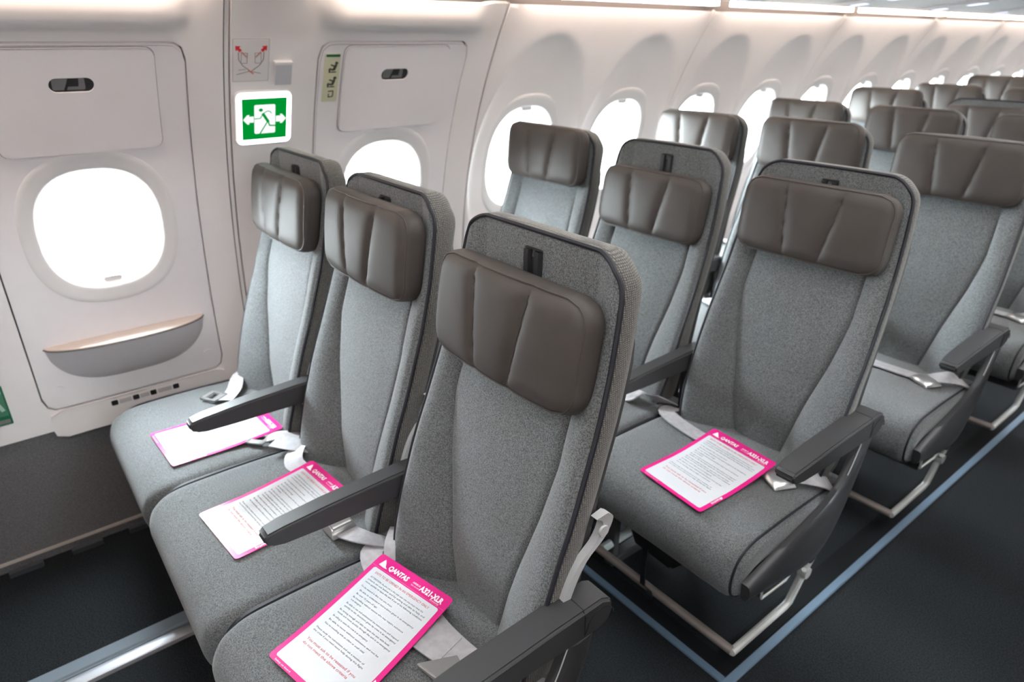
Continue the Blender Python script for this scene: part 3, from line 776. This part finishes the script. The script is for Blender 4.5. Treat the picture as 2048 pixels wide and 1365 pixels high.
for r, y0 in list(enumerate(rows_y))+[(20, YFR)]:
  rn = 'added row ahead of the exit row' if r == 20 else ('%s row' % (ROWN[r] if r else 'front exit'))
  for sd in (1, -1):
    if sd < 0 and not (r < 5 or r == 20): continue  # unseen seats across the aisle, added to block light from the far windows
    for c in 'WMA':
        if sd > 0 and r != 20 and r > last[c]: continue
        nm, x0 = COLN[c]
        if sd > 0: lab = 'grey fabric %s seat in the %s with brown leather headrest' % (nm, rn)
        else: lab = 'grey fabric %s seat added across the aisle in the %s' % (nm, rn)
        s = empty('airline_seat', (x0 if sd > 0 else 2*AX-x0, y0, 0)); tag(s, lab, 'airplane seat', 'economy seats in rows of three')
        use('back', build_backrest, s); use('shell', build_shell, s)
        zt = HRT.get((r, c), 1.178) if sd > 0 else 1.178; zc_ = zt-.094
        hy = ycen(min(zc_, 1.06))-.006-.004
        sl = -math.atan2(ycen(zc_+.07)-ycen(zc_-.07), .14)
        use('head', build_headrest, s, (0, hy, zc_), (sl*.6, 0, 0))
        ai = sd if c == 'A' else 0; use('cush%d' % ai, lambda: build_cushion(ai), s); use('pan', build_pan, s)
        if c == 'A':
            use('armA', lambda: build_armrest(.0285, True), s, (.245*sd, 0, 0))
            for o in use('shroud', build_shroud, s): o.scale = (sd, 1, 1)
        else: use('armI', lambda: build_armrest(.0225, False), s, (.254*sd, 0, 0))
        if sd > 0 and r in (0, 20): use('tray', build_tray_arm, s)
        k = BELT.get((r, c), 'across' if c != 'M' else 'crumple'); use('belt_'+k, lambda: build_belt(k), s)
  # base frame of the row
  f = empty('seat_base_frame', (0, y0, 0)); tag(f, 'metal leg frame and bar under the seats of the %s' % rn, 'seat frame', 'seat base frames')
  def beams():
      return [MB().tube([(-1.25, y, z), (.245, y, z)], .022, 12).obj('cross_beam', PLD) for y, z in ((-.22, .240), (-.44, .255))]
  use('beams', beams, f)
  def leg():
      mb = MB(); mb.box((-.014, -.455, .03), (.014, -.43, .28)); mb.tube([(0, -.23, .26), (0, -.10, .03)], .016, 8); mb.box((-.018, -.46, .0), (.018, -.08, .03)); return mb.obj('leg', PLD, smooth=30, bevel=(.003, 1))
  for lx in (-.235, -.787): use('leg', leg, f, (lx, 0, 0))
  if r:
      def bar():
          mb = MB(); mb.tube([(-1.20, -.5, .08), (.223, -.5, .08)], .0115, 12); return mb.obj('baggage_bar', BRZ)
      use('bar', bar, f)
      def ret():
          mb = MB(); mb.tube([(.223, -.505, .08), (.223, -.39, .081), (.223, -.27, .083), (.2245, -.255, .092), (.227, -.222, .158)], .0105, 10); mb.tube([(.227, -.222, .156), (.23, -.216, .182)], .010, 10); return mb.obj('bar_return', WHM)
      use('ret', ret, f)
      def fit():
          mb = MB(); mb.tube([(.219, -.217, .176), (.242, -.217, .176)], .016, 14); mb.tube([(.23, -.21, .18), (.236, -.195, .225)], .007, 8); mb.tube([(.228, -.216, .176), (.240, -.245, .205)], .006, 8); return mb.obj('bar_fitting', WHM)
      use('fit', fit, f)
      def side():
          mb = MB(); mb.tube([(-.235, -.49, .078), (-.235, -.28, .083)], .013, 10); return mb.obj('side_bar', WHM)
      use('side', side, f); use('side', side, f, (-.552, 0, 0))
  if r == 1:
      # life-vest pouch with hanging strap under the aisle seat of the second row
      v = empty('life_vest_pouch', (0, y0, 0)); tag(v, 'black life vest pouch with hanging strap under the second row aisle seat', 'pouch')
      mb = MB(); mb.add([(-.115, -.545, .31), (.105, -.545, .31), (.09, -.42, .29), (-.10, -.42, .29), (-.085, -.535, .225), (.035, -.53, .215), (.02, -.43, .215), (-.07, -.43, .22)], [(3,2,1,0),(4,5,6,7),(0,1,5,4),(1,2,6,5),(2,3,7,6),(3,0,4,7)]); mb.obj('pouch', BLK, v, bevel=(.008, 2))
      mb = MB(); mb.ribbon([(-.036, -.545, .25), (-.034, -.550, .19), (-.032, -.548, .13), (-.031, -.518, .092), (-.030, -.512, .070), (-.030, -.492, .066)], (1, 0, 0), .008, .003); mb.obj('strap', BLK, v)
# seat track covers
def track(name, x, y0, y1, lab):
    root = empty(name, (x, 0, 0)); tag(root, lab, 'track cover')
    mb = MB(); A = [(-.050, .0), (-.047, .006), (-.004, .010), (.0, .006), (.004, .010), (.010, .011), (.014, .0)]
    mb.grid([[(a, y, b) for a, b in A] for y in (y0, y1)]); mb.fan([(a, y0, b) for a, b in A]); mb.obj('cover_strip', TRK, root, smooth=25)
    mb = MB(); A = [(.0145, .0), (.0145, .012), (.030, .0135), (.046, .008), (.050, .0)]
    mb.grid([[(a, y, b) for a, b in A] for y in (y0, y1)]); mb.obj('metal_edge', TRK2, root, smooth=25)
track('seat_track_cover', -.787, YF+.05, .405, 'grey plastic and metal seat track cover on the floor before the front row')

# ---------------------------------------------------------------- safety cards
CWd, CLn = .205, .287
def textmesh(txt, size, bold=0., align='LEFT'):
    cu = bpy.data.curves.new('t', 'FONT'); cu.body = txt; cu.size = size; cu.offset = bold; cu.align_x = align; cu.resolution_u = 2
    o = bpy.data.objects.new('t', cu); COL.objects.link(o); bpy.context.view_layer.update()
    me = bpy.data.meshes.new_from_object(o.evaluated_get(bpy.context.evaluated_depsgraph_get()))
    vs = [v.co.copy() for v in me.vertices]; fs = [tuple(p.vertices) for p in me.polygons]
    bpy.data.objects.remove(o); bpy.data.curves.remove(cu); bpy.data.meshes.remove(me)
    return vs, fs
CARDTXT = None
def card_text():
    global CARDTXT
    if CARDTXT: return CARDTXT
    L = {'white': [], 'red': [], 'black': []}
    def put(col, txt, u, v, size, width=None, bold=0., rot=0, align='LEFT', ital=0):
        vs, fs = textmesh(txt, size, bold)
        if ital: vs = [Vector((q.x+ital*q.y, q.y, 0)) for q in vs]
        if width:
            x1 = max(q.x for q in vs); k = width/x1; vs = [Vector((q.x*k, q.y, 0)) for q in vs]
        out = []
        for q in vs:
            if rot == 0: out.append((u+q.x, v-q.y))
            else: out.append((u-q.y, v-q.x)) if rot == 1 else out.append((u+q.y, v+q.x))
        L[col].append((out, fs))
    put('white', 'QANTAS', .040, .0235, .0150, .056, .0006, ital=.12)
    L['white'].append(([(.0150, .0250), (.0205, .0085), (.0275, .0150), (.0330, .0222), (.0390, .0250), (.0300, .0262)], [(0, 1, 2, 3, 4, 5)]))
    put('white', 'AIRBUS', .108, .0185, .0055, .021, .0001)
    put('white', 'Neo aircraft', .108, .0240, .0045, .021)
    put('white', 'A321-XLR', .131, .0235, .0165, .060, .0007)
    put('white', 'Economy', .164, .0285, .0052, .024, ital=.2)
    put('red', 'EXITS TO BE OPENED IN AN EMERGENCY ONLY', .024, .0455, .0075, .152)
    body = [(.023, .057, .150, 'ATTENTION: As you are in this exit seat row you must meet the'), (.023, .063, .160, 'criteria set out below and be willing and able to help and'), (.023, .069, .160, 'move quickly to open the exit if any of the following conditions'),
            (.023, .079, .090, 'To be seated in this row you must'),
            (.029, .087, .152, 'Be able to understand instructions given in an emergency'), (.029, .0945, .060, 'Be over 15 years of age'),
            (.029, .102, .142, 'Be travelling without anyone who may require assistance'), (.031, .108, .030, 'in an emergency'),
            (.029, .1165, .147, 'Be able to see and understand the instructions and respond'), (.031, .1225, .145, 'quickly to the directions given by crew in an emergency'),
            (.029, .131, .140, 'Be strong enough and able to open the exit with both'), (.031, .137, .148, 'hands and move quickly through the exit in an emergency'),
            (.029, .1455, .100, 'Be willing to assist the crew in an emergency'), (.029, .154, .140, 'Be able to move without assistance and not be'), (.029, .1625, .112, 'Not be travelling with an infant or small child'),
            (.023, .1755, .136, 'Please study the instructions and ask a member of'), (.023, .1815, .140, 'the crew if you need more help during this flight')]
    sc = 1.17
    for u, v, wd, tx in body: put('black', tx, u, .057+(v-.057)*sc, .0052, wd)
    put('red', 'You must ask to be reseated if you', .029, .222, .0080, .135)
    put('red', 'do not meet the above criteria', .029, .232, .0080, .125)
    put('white', 'QANTAS', .2038, .262, .0068, .030, .0002, rot=2) if False else None
    put('white', 'QANTAS', .1972, .212, .0070, .030, .0003, rot=2)
    L['white'].append(([(.1975, .201), (.2035, .2055), (.2035, .2105), (.1965, .2105)], [(0, 1, 2, 3)]))
    put('white', 'Safety on board', .018, .2845, .0045, .045)
    CARDTXT = L; return L
def safety_card(label, tl, u_dir, v_dir, zf):
    """tl: world xy of the logo corner; u across, v down the page; zf(u,v) height"""
    U = Vector((*u_dir, 0)).normalized(); V = Vector((*v_dir, 0)).normalized()
    root = empty('safety_card', (tl[0], tl[1], 0)); tag(root, label, 'card', 'safety cards on the seats')
    def P(u, v, h=0): q = U*u+V*v; return (q.x, q.y, zf(u/CWd, v/CLn)+h)
    def sheet(name, m, pts, h, th):
        # rounded rectangle sheet as polar grid so that it can bend
        u0, u1, v0, v1, r = pts; o = outline(rrect((u1-u0)/2, (v1-v0)/2, r), (u0+u1)/2, (v0+v1)/2, 240)
        cu, cv = (u0+u1)/2, (v0+v1)/2; mb = MB()
        rows = [[P(cu+(a-cu)*k/12, cv+(b-cv)*k/12, h) for a, b in o] for k in range(0, 13)]
        rows.append([P(a, b, h-th) for a, b in o]); mb.grid(rows, True); return mb.obj(name, m, root, smooth=40)
    sheet('card_sheet', PNK, (0, CWd, 0, CLn, .008), .0012, .0012)
    sheet('card_page', CWH, (.011, CWd-.011, .033, CLn-.010, .004), .0016, .0004)
    T = card_text()
    for col, m in (('white', CTX), ('red', RED), ('black', INK)):
        mb = MB()
        for vs, fs in T[col]: mb.add([P(u, v, .0021) for u, v in vs], fs)
        tag(mb.obj({'white': 'white_print', 'red': 'red_print', 'black': 'black_print'}[col], m, root, smooth=0, recalc=False), kind='stuff')
    mb = MB(); mb.add([P(a, b, .0018) for a, b in ((.002, .0300), (CWd-.002, .0300), (CWd-.002, .0306), (.002, .0306))], [(0, 1, 2, 3)]); mb.obj('print_rule', mat('pink_rule', (.80, .25, .45), .4), root, smooth=0)
    return root
safety_card('magenta edged safety card on the front row aisle seat', (-.203, -.250), (.197, .044), (.080, -.266), lambda u, v: .4575+.020*max(0, 1-v*1.25)**1.5+.003*u)
safety_card('magenta edged safety card on the front row middle seat half under an armrest', (-.622, -.226), (.190, .018), (.020, -.27), lambda u, v: .4575+.016*max(0, 1-v*1.5)**1.5)
safety_card('magenta edged safety card on the front row window seat under an armrest', (-1.030, -.235), (.190, .010), (-.012, -.27), lambda u, v: .4575+.012*max(0, 1-v*1.5)**1.5)
safety_card('magenta edged safety card on the second row aisle seat', (-.077, .702), (.180, -.018), (-.014, -.268), lambda u, v: .4575+.020*max(0, 1-v*1.6)**1.5+.003*u)

# ---------------------------------------------------------------- things on the wall
# lit exit sign
es = empty('exit_sign'); tag(es, 'lit green and white running man exit sign on the wall between the hatches', 'exit sign')
SY, SZ = -.0215, 1.250; PLANE = (SY, SZ)
def sp(pts, off, th, name, m, parent):
    mb = MB(); plate(mb, pts, off, th); return mb.obj(name, m, parent, smooth=0)
sp(rr_pts(SY-.081, SY+.081, SZ-.081, SZ+.081, .018), .010, .014, 'sign_housing', RIN, es)
sp(rr_pts(SY-.078, SY+.078, SZ-.078, SZ+.078, .016), .013, .003, 'lit_frame', SGW, es)
g = sp(rr_pts(SY-.064, SY+.064, SZ-.062, SZ+.062, .001, 1), .0150, .002, 'green_panel', SGG, es)
sp(rr_pts(SY-.030, SY+.030, SZ-.044, SZ+.044, .004, 3), .0158, .0008, 'door_symbol', SGS, g)
for sx in (-1, 1):
    A = [(.032, .009), (.046, .009), (.044, .014), (.050, .014), (.062, .0), (.050, -.014), (.044, -.014), (.046, -.009), (.032, -.009)]
    sp([(SY+sx*a, SZ+b-.001*sx) for a, b in (A if sx > 0 else reversed(A))], .0158, .0008, 'arrow_symbol', SGS, g)
fg = MB()
plate(fg, outline(selli(.0060, .0050, 2), SY-.012, SZ+.029, 14), .0171, .0006)
def stroke(mb, pts, w_, off):
    for (a, b) in zip(pts[:-1], pts[1:]):
        d = Vector((b[0]-a[0], b[1]-a[1])); n_ = Vector((-d.y, d.x)).normalized()*w_/2
        plate(mb, [(a[0]-n_.x, a[1]-n_.y), (b[0]-n_.x, b[1]-n_.y), (b[0]+n_.x, b[1]+n_.y), (a[0]+n_.x, a[1]+n_.y)], off, .0005)
S_ = lambda l: [(SY+a/1000, SZ+b/1000) for a, b in l]
stroke(fg, S_([(-7, 19), (10, -9)]), .0085, .0172); stroke(fg, S_([(-6, 18), (-13, 4), (-30, 3)]), .0026, .0171); stroke(fg, S_([(-4, 19), (6, 25), (14, 24), (19, 17)]), .0024, .0171)
stroke(fg, S_([(8, -6), (-4, -26), (-15, -44)]), .0034, .0171); stroke(fg, S_([(9, -6), (13, -20), (30, -21)]), .0042, .0171)
fg.obj('running_man', SGG, g, smooth=0)
# instruction placard
PLANE = (-.0565, 1.402); pl = empty('instruction_placard'); tag(pl, 'white pictogram placard with red arrows above the lit exit sign', 'placard')
sp(rr_pts(-.106, -.007, 1.341, 1.464, .003, 2), .0018, .003, 'placard_rim', mat('placard_rim', (.62, .60, .60), .4), pl)
sp(rr_pts(-.103, -.010, 1.344, 1.461, .002, 2), .0024, .001, 'placard_face', mat('placard_white', (.78, .76, .755), .4), pl)
for sx in (-1, 1):
    mb = MB(); stroke(mb, [(-.0565+sx*.012, 1.412), (-.0565+sx*.026, 1.427)], .0035, .0032)
    mb.obj('thin_arrow', mat('faded_red', (.62, .25, .22), .5), pl, smooth=0)
for sx in (-1, 1):
    mb = MB()
    cx_, cz_ = -.0565+sx*.034, 1.436
    plate(mb, [(cx_-sx*.009, cz_-.004), (cx_-sx*.003, cz_-.010), (cx_+sx*.003, cz_-.003), (cx_+sx*.007, cz_-.006), (cx_+sx*.008, cz_+.008), (cx_-sx*.006, cz_+.007), (cx_-sx*.002, cz_+.003)], .0032, .0006)
    mb.obj('red_arrow', mat('arrow_red', (.62, .02, .03), .4), pl, smooth=0)
mb = MB(); gm = mat('ink_grey', (.28, .25, .25), .5)
for sx in (-1, 1):
    stroke(mb, [(-.0565+sx*.034, 1.426), (-.0565+sx*.033, 1.405), (-.0565+sx*.022, 1.388), (-.0565+sx*.006, 1.376)], .0022, .0032)
    stroke(mb, [(-.0565+sx*.010, 1.424), (-.0565+sx*.026, 1.424), (-.0565+sx*.027, 1.395), (-.0565+sx*.011, 1.395), (-.0565+sx*.010, 1.424)], .0012, .0031)
stroke(mb, [(-.095, 1.363), (-.060, 1.372), (-.030, 1.365)], .0016, .0031); stroke(mb, [(-.090, 1.376), (-.070, 1.378)], .0012, .0031)
mb.obj('line_drawing', gm, pl, smooth=0)
mb = MB(); stroke(mb, [(-.064, 1.376), (-.050, 1.364)], .004, .0033); stroke(mb, [(-.050, 1.376), (-.060, 1.370)], .002, .0033); mb.obj('red_cross_mark', MATS['faded_red'], pl, smooth=0)
# small box
PLANE = (.03, 1.37); sb = empty('wall_light_box'); tag(sb, 'small pale grey box with white top edge beside the pictogram placard', 'wall fitting')
mb = MB(); plate(mb, rr_pts(.007, .054, 1.338, 1.402, .002, 2), .012, .014); mb.obj('box_body', mat('box_grey', (.56, .56, .60), .45), sb, smooth=0)
mb = MB(); plate(mb, rr_pts(.005, .056, 1.398, 1.405, .002, 2), .014, .016); mb.obj('box_cap', RIN, sb, smooth=0)  # plain white cap along the top of the box
# yellow-green placard
PLANE = (.177, 1.352); yp = empty('seat_placard'); tag(yp, 'tall pale yellow placard with green bar and seat pictograms on the farther hatch', 'placard')
sp(rr_pts(.153, .200, 1.277, 1.426, .001, 1), .0062, .003, 'placard_face', mat('placard_yellow', (.64, .63, .44), .45), yp)
sp(rr_pts(.156, .198, 1.417, 1.424, .0005, 1), .0070, .001, 'green_bar', mat('bar_green', (.0, .11, .05), .45), yp)
mb = MB()
for (by, bz) in ((.178, 1.385), (.177, 1.339)):
    plate(mb, outline(selli(.005, .005, 2), by+.011, bz+.013, 10), .0070, .0006)
    stroke(mb, [(by+.010, bz+.008), (by+.004, bz-.008)], .008, .0071); stroke(mb, [(by+.004, bz-.008), (by-.010, bz-.004), (by-.008, bz-.016)], .005, .0071); stroke(mb, [(by+.006, bz+.004), (by-.006, bz+.008)], .004, .0071); stroke(mb, [(by+.012, bz-.014), (by-.004, bz-.014)], .003, .0071)
stroke(mb, [(.170, 1.310), (.186, 1.312), (.186, 1.294), (.172, 1.292), (.173, 1.303)], .003, .0071)
mb.obj('pictogram', mat('pictogram_black', (.06, .06, .05), .5), yp, smooth=0)
# green sign low on the lining
PLANE = (-.858, .506); gs = empty('green_wall_sign'); tag(gs, 'green framed sign low on the wall ahead of the nearer hatch', 'sign')
sp(rr_pts(-.905, -.812, .446, .566, .001, 1), .003, .004, 'sign_plate', mat('sign_deep_green', (.0, .12, .05), .4), gs)
sp(rr_pts(-.898, -.816, .474, .556, .001, 1), .0038, .001, 'sign_picture', mat('sign_picture_green', (.06, .20, .12), .5), gs)
mb = MB(); stroke(mb, [(-.89, .54), (-.86, .55), (-.835, .52), (-.825, .49)], .010, .0046); stroke(mb, [(-.85, .50), (-.83, .53), (-.82, .55)], .006, .0046); mb.obj('sign_arrow', mat('sign_pale_green', (.45, .62, .52), .5), gs, smooth=0)
sp(rr_pts(-.898, -.817, .451, .463, .001, 1), .0038, .001, 'sign_caption', mat('sign_caption_grey', (.16, .17, .15), .5), gs)
PLANE = None
# service panel lights over each row
for r in range(1, 8):
    y = rows_y[r]-.05
    o = empty('service_panel', (0, y, 0)); tag(o, 'overhead service panel with glowing light bar above the %s row' % ROWN[r], 'service panel', 'overhead service panels')
    mb = MB(); mb.add([(-.90, -.14, 1.594), (-.50, -.14, 1.637), (-.50, .14, 1.637), (-.90, .14, 1.594), (-.90, -.14, 1.585), (-.50, -.14, 1.626), (-.50, .14, 1.626), (-.90, .14, 1.585)], [(3,2,1,0),(4,5,6,7),(0,1,5,4),(1,2,6,5),(2,3,7,6),(3,0,4,7)]); mb.obj('panel_body', CEI, o, smooth=0)
    for a, b in ((-.86, -.80), (-.70, -.62)):
        mb = MB(); f = lambda x: 1.585+(x+.90)*.1025
        mb.add([(a, -.06, f(a)-.0015), (b, -.06, f(b)-.0015), (b, -.01, f(b)-.0015), (a, -.01, f(a)-.0015), (a, -.06, f(a)+.001), (b, -.06, f(b)+.001), (b, -.01, f(b)+.001), (a, -.01, f(a)+.001)], [(3,2,1,0),(4,5,6,7),(0,1,5,4),(1,2,6,5),(2,3,7,6),(3,0,4,7)]); mb.obj('light_bar', PSL, o, smooth=0)
